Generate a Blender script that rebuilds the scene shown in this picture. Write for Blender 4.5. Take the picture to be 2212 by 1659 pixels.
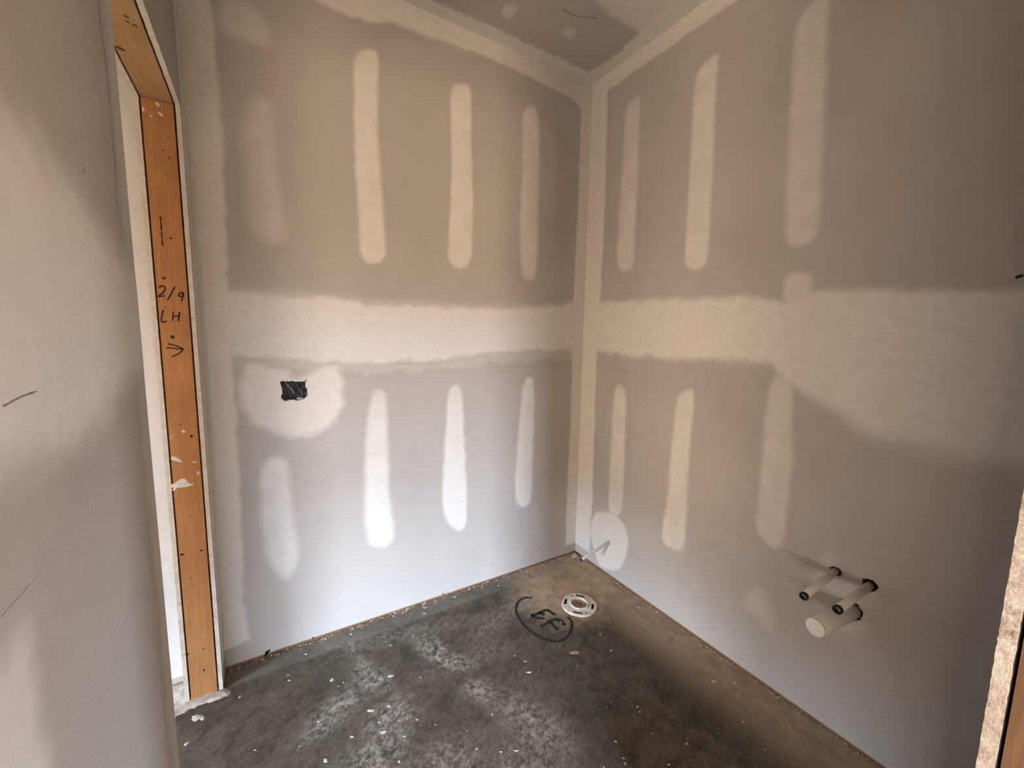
import bpy, bmesh, math, random
import numpy as np
from mathutils import Vector, Matrix

for o in list(bpy.data.objects):
    bpy.data.objects.remove(o, do_unlink=True)
SC = bpy.context.scene
COL = SC.collection
random.seed(7)

# ------------------------------------------------------------------ camera
CAM_POS = Vector((-1.6203, -1.8533, 1.3460))
YAW, PITCH, ROLL, FOCAL_PX = 0.54956, 0.11955, 0.01740, 885.48
fwd = Vector((math.sin(YAW) * math.cos(PITCH), math.cos(YAW) * math.cos(PITCH), -math.sin(PITCH)))
rgt = fwd.cross(Vector((0, 0, 1))).normalized()
upv = rgt.cross(fwd)
r2 = rgt * math.cos(ROLL) + upv * math.sin(ROLL)
u2 = -rgt * math.sin(ROLL) + upv * math.cos(ROLL)
cam = bpy.data.cameras.new('camera')
cam.sensor_fit = 'HORIZONTAL'
cam.sensor_width = 36.0
cam.lens = FOCAL_PX / 2212.0 * 36.0
cam.clip_start = 0.02
camo = bpy.data.objects.new('camera', cam)
M = Matrix((r2, u2, -fwd)).transposed().to_4x4()
M.translation = CAM_POS
camo.matrix_world = M
COL.objects.link(camo)
SC.camera = camo

# ------------------------------------------------------------------ world: overcast sky over bright bare ground
world = bpy.data.worlds.new('sky')
SC.world = world
world.use_nodes = True
wn = world.node_tree
wn.nodes.clear()
tc = wn.nodes.new('ShaderNodeTexCoord')
sx = wn.nodes.new('ShaderNodeSeparateXYZ')
rp = wn.nodes.new('ShaderNodeValToRGB')
bgn = wn.nodes.new('ShaderNodeBackground')
wo = wn.nodes.new('ShaderNodeOutputWorld')
mr = wn.nodes.new('ShaderNodeMapRange')
mr.inputs['From Min'].default_value = -1.0
wn.links.new(tc.outputs['Generated'], sx.inputs[0])
wn.links.new(sx.outputs['Z'], mr.inputs['Value'])
wn.links.new(mr.outputs[0], rp.inputs[0])
wn.links.new(rp.outputs[0], bgn.inputs[0])
wn.links.new(bgn.outputs[0], wo.inputs[0])
rp.color_ramp.elements[0].position = 0.497
rp.color_ramp.elements[0].color = (0.46, 0.335, 0.235, 1)      # sunlit bare ground
rp.color_ramp.elements[1].position = 0.572
rp.color_ramp.elements[1].color = (1.26, 1.50, 1.86, 1)     # sky
tl = rp.color_ramp.elements.new(0.505)
tl.color = (0.38, 0.30, 0.225, 1)                            # dull warm band added above the horizon to cut low sky light
tl = rp.color_ramp.elements.new(0.552)
tl.color = (0.34, 0.29, 0.235, 1)
SKY_STRENGTH = 72.0
bgn.inputs[1].default_value = SKY_STRENGTH

# openings of the room behind the camera: (x0, x1, z0, z1) in the far wall
OUT_Y, OUT_XL, OUT_XR = -5.9, -4.6, 1.2
WIN1 = (-2.80, -1.73, 0.5, 2.4)
FILL_GAP2 = (-4.55, -3.95, 0.85, 2.1)    # (y0, y1, z0, z1) in its right wall, added to light the left wall
FILL_GAP3 = (-5.6, -2.35, 0.12, 0.95)      # low wide opening (y0, y1, z0, z1) added in its left wall for warm fill
FILL_GAP4 = (-1.10, -0.62, 0.15, 1.0)    # low opening added in the left wall of the hall as fill light
HD = 2.36                            # head of the opening the camera looks through


def portal(name, loc, rot, sx_, sy_):
    li = bpy.data.lights.new(name, 'AREA')
    li.shape = 'RECTANGLE'
    li.size, li.size_y = sx_, sy_
    li.cycles.is_portal = True
    o = bpy.data.objects.new(name, li)
    o.location = loc
    o.rotation_euler = rot
    COL.objects.link(o)


portal('opening_portal', ((WIN1[0] + WIN1[1]) / 2, OUT_Y - 0.06, (WIN1[2] + WIN1[3]) / 2), (math.pi / 2, 0, 0),
       WIN1[1] - WIN1[0], WIN1[3] - WIN1[2])
portal('opening_portal', (OUT_XR + 0.06, (FILL_GAP2[0] + FILL_GAP2[1]) / 2, (FILL_GAP2[2] + FILL_GAP2[3]) / 2), (0, math.pi / 2, 0),
       FILL_GAP2[3] - FILL_GAP2[2], FILL_GAP2[1] - FILL_GAP2[0])

portal('opening_portal', (OUT_XL - 0.06, (FILL_GAP3[0] + FILL_GAP3[1]) / 2, (FILL_GAP3[2] + FILL_GAP3[3]) / 2), (0, -math.pi / 2, 0),
       FILL_GAP3[3] - FILL_GAP3[2], FILL_GAP3[1] - FILL_GAP3[0])

portal('opening_portal', (-3.76, (FILL_GAP4[0] + FILL_GAP4[1]) / 2, (FILL_GAP4[2] + FILL_GAP4[3]) / 2), (0, -math.pi / 2, 0),
       FILL_GAP4[3] - FILL_GAP4[2], FILL_GAP4[1] - FILL_GAP4[0])

vs = SC.view_settings
vs.view_transform = 'Standard'
vs.look = 'None'
vs.exposure = 0.0
vs.gamma = 1.0
vs.use_curve_mapping = False
try:
    SC.cycles.max_bounces = 4
    SC.cycles.diffuse_bounces = 3
    SC.cycles.use_denoising = True
    SC.cycles.caustics_reflective = False
    SC.cycles.caustics_refractive = False
    SC.cycles.sample_clamp_indirect = 8.0
except Exception:
    pass

# ------------------------------------------------------------------ room measures (metres)
W, H = 1.8028, 2.715            # room width, ceiling height
YJ, YE, HJ = 0.1069, 0.8812, 2.0492   # side doorway: far jamb, near jamb, head
BD = 0.0127                     # gypsum board thickness
ZJ = 1.382                      # height of the board joint
XD, YD = -0.965, -1.783         # jamb of the doorway the camera stands in

# outlines of compound, marks and stains in metres on their surface (u, v)
D = {
  'A_strips': [([(-1.633, 2.105), (-1.618, 2.158), (-1.581, 2.19), (-1.545, 2.183), (-1.539, 2.101), (-1.542, 1.954), (-1.53, 1.843), (-1.51, 1.731), (-1.523, 1.691), (-1.579, 1.672), (-1.628, 1.692), (-1.635, 1.825), (-1.635, 1.948), (-1.646, 2.017)], 0.45, 0.022), ([(-1.251, 2.411), (-1.234, 2.455), (-1.192, 2.483), (-1.151, 2.483), (-1.162, 2.281), (-1.159, 2.036), (-1.143, 1.827), (-1.138, 1.696), (-1.155, 1.655), (-1.195, 1.636), (-1.242, 1.65), (-1.248, 1.852), (-1.255, 2.096), (-1.255, 2.294)], 1.0, 0.01), ([(-0.837, 2.426), (-0.819, 2.463), (-0.777, 2.481), (-0.735, 2.484), (-0.734, 2.312), (-0.722, 2.035), (-0.728, 1.715), (-0.753, 1.673), (-0.797, 1.654), (-0.839, 1.674), (-0.85, 1.73), (-0.831, 2.014), (-0.834, 2.286)], 1.0, 0.009), ([(-0.452, 2.425), (-0.435, 2.474), (-0.398, 2.501), (-0.359, 2.49), (-0.343, 2.313), (-0.344, 2.002), (-0.341, 1.67), (-0.373, 1.629), (-0.414, 1.637), (-0.447, 1.682), (-0.454, 1.984), (-0.441, 2.24)], 0.8, 0.012), ([(-1.644, 0.8), (-1.617, 0.843), (-1.581, 0.846), (-1.553, 0.816), (-1.546, 0.704), (-1.544, 0.568), (-1.525, 0.453), (-1.537, 0.363), (-1.566, 0.306), (-1.603, 0.337), (-1.637, 0.411), (-1.649, 0.548), (-1.65, 0.68)], 0.8, 0.018), ([(-1.217, 1.056), (-1.189, 1.097), (-1.153, 1.081), (-1.146, 0.975), (-1.145, 0.779), (-1.143, 0.579), (-1.122, 0.409), (-1.138, 0.361), (-1.191, 0.349), (-1.238, 0.377), (-1.254, 0.452), (-1.247, 0.746), (-1.236, 0.964)], 0.9, 0.014), ([(-0.851, 1.063), (-0.818, 1.103), (-0.779, 1.09), (-0.767, 0.888), (-0.754, 0.612), (-0.745, 0.408), (-0.759, 0.342), (-0.8, 0.335), (-0.852, 0.387), (-0.88, 0.471), (-0.879, 0.634), (-0.862, 0.866)], 1.0, 0.01), ([(-0.419, 1.05), (-0.4, 1.112), (-0.373, 1.122), (-0.342, 1.104), (-0.336, 0.904), (-0.342, 0.603), (-0.342, 0.405), (-0.381, 0.37), (-0.424, 0.391), (-0.453, 0.452), (-0.45, 0.62), (-0.435, 0.854)], 1.0, 0.01), ([(-1.698, 2.421), (-1.672, 2.471), (-1.61, 2.495), (-1.562, 2.46), (-1.536, 2.394), (-1.547, 2.366), (-1.604, 2.366), (-1.672, 2.359), (-1.697, 2.389)], 0.45, 0.02)],
  'A_box': [(-1.683, 1.2), (-1.699, 1.136), (-1.69, 1.055), (-1.66, 0.987), (-1.591, 0.938), (-1.511, 0.916), (-1.425, 0.924), (-1.366, 0.967), (-1.335, 1.037), (-1.336, 1.136), (-1.338, 1.216), (-1.375, 1.213), (-1.455, 1.176), (-1.494, 1.156), (-1.531, 1.162), (-1.533, 1.187), (-1.607, 1.21), (-1.674, 1.231)],
  'A_top': [(-1.799, 1.482), (-1.715, 1.482), (-1.555, 1.485), (-1.32, 1.483), (-1.209, 1.47), (-0.982, 1.476), (-0.845, 1.47), (-0.51, 1.482), (-0.21, 1.506), (-0.003, 1.549)],
  'A_bot': [(-1.8, 1.242), (-1.702, 1.244), (-1.566, 1.231), (-1.319, 1.209), (-1.155, 1.209), (-0.962, 1.216), (-0.797, 1.227), (-0.616, 1.25), (-0.359, 1.258), (-0.066, 1.259)],
  'A_left': [(-1.71, 2.455), (-1.702, 2.015), (-1.712, 1.535), (-1.714, 1.019), (-1.727, 0.265), (-1.716, 0.078)],
  'A_ceil': [(-1.564, 2.573), (-1.382, 2.586), (-1.254, 2.574), (-1.165, 2.587), (-1.108, 2.617), (-0.991, 2.616), (-0.634, 2.636), (-0.251, 2.61), (-0.127, 2.601), (-0.073, 2.559)],
  'B_strips': [([(-0.254, 2.466), (-0.273, 2.498), (-0.339, 2.507), (-0.347, 2.484), (-0.353, 2.309), (-0.357, 2.063), (-0.361, 1.86), (-0.361, 1.706), (-0.328, 1.681), (-0.276, 1.69), (-0.247, 1.721), (-0.242, 1.936), (-0.254, 2.143), (-0.255, 2.346)], 0.7, 0.012), ([(-0.644, 2.411), (-0.664, 2.467), (-0.743, 2.483), (-0.749, 2.464), (-0.746, 2.323), (-0.761, 2.034), (-0.76, 1.868), (-0.764, 1.696), (-0.754, 1.644), (-0.715, 1.633), (-0.661, 1.657), (-0.652, 1.713), (-0.655, 1.936), (-0.647, 2.242)], 0.85, 0.01), ([(-1.031, 2.398), (-1.058, 2.454), (-1.089, 2.462), (-1.098, 2.494), (-1.123, 2.477), (-1.13, 2.374), (-1.142, 2.209), (-1.153, 1.977), (-1.164, 1.773), (-1.165, 1.697), (-1.142, 1.674), (-1.11, 1.668), (-1.068, 1.686), (-1.058, 1.761), (-1.048, 1.944), (-1.04, 2.191)], 0.75, 0.013), ([(-1.072, 1.557), (-1.084, 1.578), (-1.118, 1.585), (-1.148, 1.574), (-1.163, 1.548), (-1.165, 1.491), (-1.158, 1.434), (-1.097, 1.436), (-1.074, 1.497)], 0.8, 0.016), ([(-0.266, 1.033), (-0.285, 1.087), (-0.315, 1.096), (-0.355, 1.061), (-0.36, 0.865), (-0.364, 0.693), (-0.365, 0.518), (-0.369, 0.389), (-0.269, 0.348), (-0.265, 0.544), (-0.266, 0.786)], 0.8, 0.012), ([(-0.663, 1.066), (-0.688, 1.104), (-0.745, 1.125), (-0.75, 1.06), (-0.743, 0.944), (-0.744, 0.798), (-0.748, 0.601), (-0.753, 0.399), (-0.733, 0.364), (-0.688, 0.348), (-0.633, 0.354), (-0.628, 0.428), (-0.648, 0.564), (-0.646, 0.823), (-0.658, 0.976)], 0.85, 0.01), ([(-1.054, 1.139), (-1.081, 1.221), (-1.131, 1.21), (-1.141, 1.143), (-1.141, 1.026), (-1.16, 0.929), (-1.158, 0.873), (-1.155, 0.752), (-1.158, 0.631), (-1.152, 0.578), (-1.124, 0.557), (-1.093, 0.567), (-1.058, 0.604), (-1.056, 0.672), (-1.057, 0.843), (-1.05, 1.008), (-1.055, 1.09)], 0.75, 0.013), ([(-0.135, 0.256), (-0.167, 0.327), (-0.251, 0.366), (-0.347, 0.374), (-0.411, 0.323), (-0.428, 0.247), (-0.408, 0.153), (-0.367, 0.071), (-0.272, 0.027), (-0.203, 0.024), (-0.173, 0.088), (-0.132, 0.161)], 0.9, 0.012), ([(-1.037, 0.297), (-1.059, 0.374), (-1.102, 0.388), (-1.134, 0.322), (-1.154, 0.268), (-1.146, 0.222), (-1.089, 0.252), (-1.039, 0.264)], 0.4, 0.02), ([(-1.273, 0.561), (-1.283, 0.601), (-1.302, 0.627), (-1.315, 0.609), (-1.312, 0.579), (-1.335, 0.557), (-1.384, 0.574), (-1.425, 0.557), (-1.4, 0.508), (-1.391, 0.466), (-1.423, 0.464), (-1.43, 0.444), (-1.407, 0.4), (-1.348, 0.347), (-1.326, 0.367), (-1.349, 0.425), (-1.315, 0.44), (-1.268, 0.428), (-1.251, 0.462)], 0.42, 0.03)],
  'B_top': [(-0.007, 1.526), (-0.095, 1.533), (-0.414, 1.526), (-0.759, 1.518), (-0.906, 1.513), (-1.02, 1.493), (-1.079, 1.482), (-1.17, 1.512), (-1.381, 1.495), (-1.627, 1.481)],
  'B_bot': [(0.016, 1.274), (-0.137, 1.262), (-0.433, 1.248), (-0.78, 1.253), (-0.961, 1.26), (-1.056, 1.25), (-1.088, 1.222), (-1.141, 1.181), (-1.254, 1.13), (-1.334, 1.074), (-1.39, 1.051), (-1.495, 1.044), (-1.599, 1.035), (-1.675, 1.034)],
  'B_scuff': [(-1.365, 1.039), (-1.424, 1.059), (-1.494, 1.057), (-1.582, 1.045), (-1.581, 1.036), (-1.495, 1.044), (-1.425, 1.045)],
  'boxhole': [(-1.563, 1.147), (-1.557, 1.149), (-1.543, 1.148), (-1.532, 1.147), (-1.519, 1.147), (-1.505, 1.147), (-1.492, 1.145), (-1.476, 1.145), (-1.465, 1.152), (-1.471, 1.139), (-1.473, 1.122), (-1.467, 1.115), (-1.467, 1.096), (-1.463, 1.087), (-1.47, 1.078), (-1.483, 1.068), (-1.507, 1.066), (-1.525, 1.069), (-1.551, 1.066), (-1.561, 1.076), (-1.562, 1.087), (-1.559, 1.097), (-1.558, 1.115), (-1.561, 1.128)],
  'B_pipe': [(-1.318, 0.569), (-1.41, 0.569), (-1.365, 0.464), (-0.281, 0.199)],
  'ink': [[(-1.8921, 1.4756), (-1.8864, 1.483), (-1.8781, 1.481), (-1.8773, 1.4722), (-1.8844, 1.4602), (-1.8955, 1.4497), (-1.8871, 1.4502), (-1.8786, 1.4525)], [(-1.8519, 1.4829), (-1.8618, 1.4608), (-1.8736, 1.4377)], [(-1.8318, 1.4646), (-1.8372, 1.4656), (-1.8435, 1.4566), (-1.8409, 1.4522), (-1.8326, 1.4563), (-1.831, 1.4655), (-1.8338, 1.449), (-1.8374, 1.4379)], [(-1.8857, 1.4071), (-1.8905, 1.3876), (-1.8925, 1.3682), (-1.8789, 1.3709)], [(-1.8606, 1.4014), (-1.8646, 1.3723)], [(-1.8451, 1.4021), (-1.8495, 1.3718)], [(-1.8627, 1.3859), (-1.847, 1.3884)], [(-1.8863, 1.2835), (-1.8703, 1.2826), (-1.8425, 1.2788)], [(-1.8801, 1.2972), (-1.859, 1.2899), (-1.8421, 1.2797)], [(-1.8422, 1.2788), (-1.8555, 1.264), (-1.8739, 1.2544)], [(-1.882, 1.5125), (-1.8786, 1.5057), (-1.873, 1.5115)], [(-1.8711, 1.3211), (-1.8677, 1.323), (-1.8647, 1.3198), (-1.866, 1.3157), (-1.8697, 1.3152), (-1.8713, 1.3183), (-1.8711, 1.3211)], [(-1.8382, 1.4315), (-1.8368, 1.4298)], [(-1.8827, 1.4166), (-1.881, 1.4149)]],
  'crack': [(-1.8738, 1.7019), (-1.8739, 1.6741), (-1.8742, 1.6483), (-1.8744, 1.6245), (-1.8737, 1.6086)],
  'holes': [((-1.8542, 1.9045), 0.004, 0.004), ((-1.8397, 1.8844), 0.004, 0.004), ((-1.8526, 1.6365), 0.005, 0.005), ((-1.8629, 1.7764), 0.002, 0.002), ((-1.8385, 0.9813), 0.009, 0.007), ((-1.8673, 1.0247), 0.004, 0.003), ((-1.8602, 1.0893), 0.003, 0.003), ((-1.8591, 0.6974), 0.004, 0.003), ((-1.8903, 0.5638), 0.011, 0.006), ((-1.8358, 0.5643), 0.008, 0.006), ((-1.8721, 0.4718), 0.003, 0.003), ((-1.8691, 0.4462), 0.003, 0.003), ((-1.8524, 0.1895), 0.006, 0.004), ((-1.8553, 0.1035), 0.005, 0.008), ((-1.8981, 0.185), 0.007, 0.006), ((-1.9052, 0.3862), 0.004, 0.003)],
  'splat': [[(-1.8985, 0.9145), (-1.8938, 0.9178), (-1.8851, 0.9153), (-1.8753, 0.9061), (-1.8678, 0.8963), (-1.8687, 0.8917), (-1.8774, 0.8958), (-1.889, 0.9011), (-1.8975, 0.9066)], [(-1.906, 0.8199), (-1.894, 0.8225), (-1.8845, 0.8299), (-1.8751, 0.8362), (-1.8647, 0.834), (-1.8592, 0.8235), (-1.8537, 0.8144), (-1.8407, 0.8101), (-1.8495, 0.8065), (-1.865, 0.8037), (-1.8801, 0.8049), (-1.8892, 0.803), (-1.8971, 0.7965), (-1.902, 0.7994), (-1.8979, 0.8066), (-1.905, 0.8119)], [(-1.8446, 0.8881), (-1.8383, 0.8911), (-1.8307, 0.8892), (-1.8279, 0.8844)], [(-1.8314, 0.8508), (-1.8265, 0.856), (-1.8237, 0.8495), (-1.8249, 0.8396), (-1.8294, 0.8432)], [(-1.8649, 1.0014), (-1.8586, 1.0066), (-1.8535, 1.001), (-1.8549, 0.9933), (-1.8599, 0.9951)], [(-1.8985, 0.9821), (-1.8895, 0.9868), (-1.8787, 0.9945), (-1.8803, 0.9916), (-1.8896, 0.9842), (-1.8972, 0.9801)], [(-1.8628, 2.0438), (-1.8562, 2.0429), (-1.8518, 2.034), (-1.857, 2.0305), (-1.8624, 2.035)], [(-1.8597, 2.0156), (-1.8513, 2.0159), (-1.8451, 2.0074), (-1.8504, 2.0039), (-1.8568, 2.0083)], [(-1.8821, 2.0014), (-1.8756, 2.0011), (-1.8736, 1.9956), (-1.8793, 1.9949)], [(-1.8973, 2.0171), (-1.8922, 2.0206), (-1.8896, 2.0113), (-1.8965, 2.0054)]],
  'ring': [(-0.488, -0.238), (-0.521, -0.22), (-0.562, -0.229), (-0.594, -0.256), (-0.616, -0.293), (-0.626, -0.33), (-0.632, -0.372), (-0.63, -0.423), (-0.619, -0.466), (-0.604, -0.501), (-0.579, -0.533), (-0.551, -0.549), (-0.519, -0.55), (-0.482, -0.535), (-0.447, -0.507), (-0.423, -0.476), (-0.42, -0.446)],
  'ef': [[(-0.568, -0.35), (-0.523, -0.352), (-0.475, -0.35)], [(-0.568, -0.35), (-0.548, -0.377), (-0.524, -0.397)], [(-0.521, -0.352), (-0.514, -0.364), (-0.51, -0.378)], [(-0.475, -0.35), (-0.47, -0.376), (-0.463, -0.405)], [(-0.574, -0.434), (-0.532, -0.43), (-0.488, -0.422)], [(-0.488, -0.421), (-0.463, -0.453), (-0.47, -0.484)], [(-0.511, -0.431), (-0.515, -0.462), (-0.512, -0.491)]],
  'fsplat': [(-1.872, -0.197, 0.022, 0.0191), (-1.855, -0.214, 0.0094, 0.01), (-1.588, -0.185, 0.0067, 0.006), (-1.446, -0.264, 0.0089, 0.0132), (-1.409, -0.3, 0.0045, 0.0032), (-1.245, -0.361, 0.0148, 0.0092), (-1.346, -0.474, 0.0139, 0.0112), (-1.286, -0.49, 0.0094, 0.0095), (-1.328, -0.578, 0.0166, 0.0114), (-1.422, -0.542, 0.0081, 0.0081), (-1.508, -0.581, 0.0076, 0.011), (-0.987, -0.038, 0.0108, 0.0085), (-1.888, -0.294, 0.0081, 0.0122), (-1.748, -0.176, 0.005, 0.009), (-0.762, -0.622, 0.0139, 0.0064), (-0.745, -0.568, 0.0054, 0.0045), (-1.017, -0.839, 0.0067, 0.005), (-0.973, -0.861, 0.0103, 0.005), (-0.968, -0.647, 0.0045, 0.0032), (-1.167, -0.644, 0.0036, 0.0032), (-1.271, -0.631, 0.0045, 0.0032), (-1.511, -0.427, 0.0058, 0.0061), (-1.52, -0.071, 0.0072, 0.0061), (-1.008, -0.078, 0.0108, 0.0085), (-0.587, -0.061, 0.0072, 0.0067), (-1.202, -0.2, 0.0067, 0.0041), (-1.309, -0.701, 0.0045, 0.0073), (-1.331, -0.537, 0.0058, 0.0041), (-1.575, -0.49, 0.0036, 0.0032), (-1.698, -0.432, 0.005, 0.003), (-1.145, -0.427, 0.0045, 0.0032), (-0.829, -0.033, 0.0125, 0.0103), (-1.336, -0.044, 0.0081, 0.0061), (-0.063, -0.567, 0.0117, 0.0142), (-0.01, -0.636, 0.0117, 0.0114), (-0.154, -1.027, 0.0089, 0.0072), (-0.092, -1.073, 0.0103, 0.0094), (-0.505, -0.952, 0.005, 0.0057), (-0.514, -0.97, 0.0058, 0.0042), (-0.226, -1.183, 0.0058, 0.0067), (-0.469, -1.131, 0.0058, 0.0058), (-0.669, -1.004, 0.0058, 0.0042), (-0.687, -1.058, 0.0058, 0.0057), (-0.695, -1.071, 0.0036, 0.0085), (-0.393, -0.704, 0.0103, 0.0057), (-0.578, -1.144, 0.0058, 0.005), (-0.019, -1.268, 0.0081, 0.0076), (-0.364, -0.61, 0.005, 0.0085), (-0.263, -1.276, 0.0045, 0.0022), (-0.573, -0.889, 0.0036, 0.0028), (-0.47, -0.456, 0.0036, 0.0092)],
  'chip': [(-0.557, -0.623), (-0.531, -0.63), (-0.516, -0.645), (-0.531, -0.646), (-0.557, -0.634)],
  'doormud': [(-1.8, -0.114), (-1.794, -0.136), (-1.859, -0.138), (-1.911, -0.148), (-1.945, -0.159), (-1.979, -0.155), (-1.998, 0.007), (-1.967, 0.024), (-1.928, -0.006), (-1.868, -0.046), (-1.83, -0.068)],
  'dustline': [(-1.799, -0.133), (-1.687, -0.107), (-1.556, -0.065), (-1.411, -0.05), (-1.05, -0.125), (-0.923, -0.065)],
  'smear': [(-1.069, -0.257), (-1.009, -0.447), (-1.309, -0.326), (-1.333, -0.154), (-1.465, -0.413), (-0.98, -0.578), (-1.289, -0.525), (-0.886, -0.778), (-1.413, -0.633), (-0.912, -0.458)],
  'penB': [[(-0.835, 0.561), (-0.999, 0.559), (-1.154, 0.569), (-1.3, 0.577)], [(-0.821, 0.452), (-1.007, 0.464), (-1.231, 0.479)], [(-0.799, 0.503), (-0.805, 0.536)], [(-0.428, 0.201), (-0.527, 0.207), (-0.619, 0.205)], [(-1.438, 0.556), (-1.544, 0.553), (-1.661, 0.547)]],
  'markB': [(-1.611, 1.509), (-1.617, 1.512), (-1.623, 1.514)],
  'penA': [[(-0.454, 1.528), (-0.305, 1.529), (-0.139, 1.533)], [(-1.329, 1.49), (-1.227, 1.495)], [(-1.253, 1.208), (-1.093, 1.206), (-0.893, 1.202)], [(-1.05, 1.192), (-1.037, 1.194)]],
  'gougeA': [(-1.669, 0.001), (-1.665, 0.02), (-1.648, 0.025), (-1.645, 0.022), (-1.657, 0.006), (-1.668, -0.008)],
  'dotA': [(-1.486, 0.011), (-0.88, 0.014)],
  'crackC': [(-1.359, 1.281), (-1.344, 1.283), (-1.336, 1.284), (-1.324, 1.285), (-1.297, 1.286)],
  'Cpts': [(-1.304, 1.505), (-1.148, 1.522), (-1.004, 1.474), (-1.337, 1.37), (-1.348, 1.325), (-1.244, 1.311), (-0.935, 1.212), (-0.901, 1.305), (-1.221, 1.217), (-1.364, 1.262), (-1.361, 1.091), (-1.355, 0.945), (-1.424, 1.016), (-1.204, 1.077)],
  'ceil': [(-0.086, -0.425), (-0.162, -0.441), (-0.268, -0.434), (-0.378, -0.413), (-0.446, -0.419), (-0.649, -0.192), (-0.679, -0.173), (-0.359, -0.232), (-0.376, -0.214), (-0.299, -0.384)],
  'ceilcrack': [(-0.465, -0.322), (-0.416, -0.324), (-0.371, -0.332), (-0.337, -0.353), (-0.303, -0.366)],
  'boxblob': [(17.017, -4.724)],
}
PEND = [(-1.3195, 0.5543), (-1.4066, 0.5637), (-1.351, 0.4631), (-0.2752, 0.1427)]


# ------------------------------------------------------------------ helpers
def link(name, me, mat=None, parent=None):
    o = bpy.data.objects.new(name, me)
    COL.objects.link(o)
    if mat is not None and me is not None:
        me.materials.append(mat)
    if parent is not None:
        o.parent = parent
    return o


def tag(o, label=None, cat=None, kind=None, group=None):
    if label: o['label'] = label
    if cat: o['category'] = cat
    if kind: o['kind'] = kind
    if group: o['group'] = group
    return o


def empty(name, loc=(0, 0, 0), **kw):
    o = bpy.data.objects.new(name, None)
    o.location = loc
    o.empty_display_size = 0.05
    COL.objects.link(o)
    return tag(o, **kw)


def mesh(name, verts, faces, mat=None, parent=None, smooth=False, origin=None):
    me = bpy.data.meshes.new(name)
    if origin is not None:
        ov = Vector(origin)
        verts = [tuple(Vector(v) - ov) for v in verts]
    me.from_pydata([tuple(map(float, v)) for v in verts], [], faces)
    bm = bmesh.new(); bm.from_mesh(me)
    bmesh.ops.recalc_face_normals(bm, faces=bm.faces)
    bm.to_mesh(me); bm.free()
    if smooth:
        me.polygons.foreach_set('use_smooth', [True] * len(me.polygons))
    me.update()
    return link(name, me, mat, parent)


BOXF = [(0, 1, 3, 2), (4, 6, 7, 5), (0, 4, 5, 1), (2, 3, 7, 6), (0, 2, 6, 4), (1, 5, 7, 3)]


def boxes(name, bl, mat, parent=None):
    vs_, fs = [], []
    for x0, x1, y0, y1, z0, z1 in bl:
        b = len(vs_)
        vs_ += [(x, y, z) for x in (x0, x1) for y in (y0, y1) for z in (z0, z1)]
        fs += [tuple(b + i for i in f) for f in BOXF]
    return mesh(name, vs_, fs, mat, parent)


def box(name, x0, x1, y0, y1, z0, z1, mat, parent=None):
    return boxes(name, [(x0, x1, y0, y1, z0, z1)], mat, parent)


def rough_board(name, p0, p1, t, run, cut, n, jit, mat, parent, cut2=None, seed=0):
    """board from p0 to p1 (corner points); 'run' axis is subdivided n times and the end face on axis 'cut' (at p0) is ragged"""
    rnd = random.Random(seed)
    other = 3 - run - cut
    vs_, fs = [], []
    for i in range(n + 1):
        s = p0[run] + (p1[run] - p0[run]) * i / n
        for ci, c in enumerate((p0[cut], p1[cut])):
            for oi, ov in enumerate((p0[other], p1[other])):
                v = [0, 0, 0]
                v[run] = s; v[cut] = c; v[other] = ov
                if ci == 0:
                    v[cut] += rnd.uniform(-jit, jit) * (1 if i % 2 else .6)
                    v[other] += rnd.uniform(-jit, jit) * .25
                vs_.append(tuple(v))
    for i in range(n):
        a, b = i * 4, i * 4 + 4
        fs += [(a, a + 1, b + 1, b), (a + 1, a + 3, b + 3, b + 1), (a + 3, a + 2, b + 2, b + 3), (a + 2, a, b, b + 2)]
    fs += [(0, 2, 3, 1), (n * 4, n * 4 + 1, n * 4 + 3, n * 4 + 2)]
    return mesh(name, vs_, fs, mat, parent)


def tube(path, r, n=10, caps=True):
    pts = [Vector(p) for p in path]
    vs_, fs = [], []
    t0 = (pts[1] - pts[0]).normalized()
    nrm = t0.orthogonal().normalized()
    for i, p in enumerate(pts):
        t = (pts[min(i + 1, len(pts) - 1)] - pts[max(i - 1, 0)]).normalized()
        nrm = (nrm - t * nrm.dot(t)).normalized()
        b = t.cross(nrm)
        ri = r[i] if isinstance(r, (list, tuple)) else r
        vs_ += [tuple(p + (nrm * math.cos(2 * math.pi * k / n) + b * math.sin(2 * math.pi * k / n)) * ri) for k in range(n)]
    for i in range(len(pts) - 1):
        for k in range(n):
            fs.append((i * n + k, i * n + (k + 1) % n, (i + 1) * n + (k + 1) % n, (i + 1) * n + k))
    if caps:
        fs.append(tuple(range(n)))
        fs.append(tuple((len(pts) - 1) * n + k for k in range(n)))
    return vs_, fs


def smooth_path(pts, k=6):
    out = []
    P = [Vector(p) for p in pts]
    for i in range(len(P) - 1):
        p0, p1, p2, p3 = P[max(i - 1, 0)], P[i], P[i + 1], P[min(i + 2, len(P) - 1)]
        for j in range(k):
            t = j / k
            out.append(0.5 * (2 * p1 + (p2 - p0) * t + (2 * p0 - 5 * p1 + 4 * p2 - p3) * t * t + (3 * p1 - p0 - 3 * p2 + p3) * t ** 3))
    out.append(P[-1])
    return out


# plane frames: (u, v, offset into the room) -> world
def P_A(u, v, d): return (u, -d, v)
def P_B(u, v, d): return (-d, u, v)
def P_C(u, v, d): return (-W + d, u, v)
def P_F(u, v, d): return (u, v, d)
def P_T(u, v, d): return (u, v, H - d)
def P_S(u, v, d): return (u, -YJ - d, v)


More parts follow.
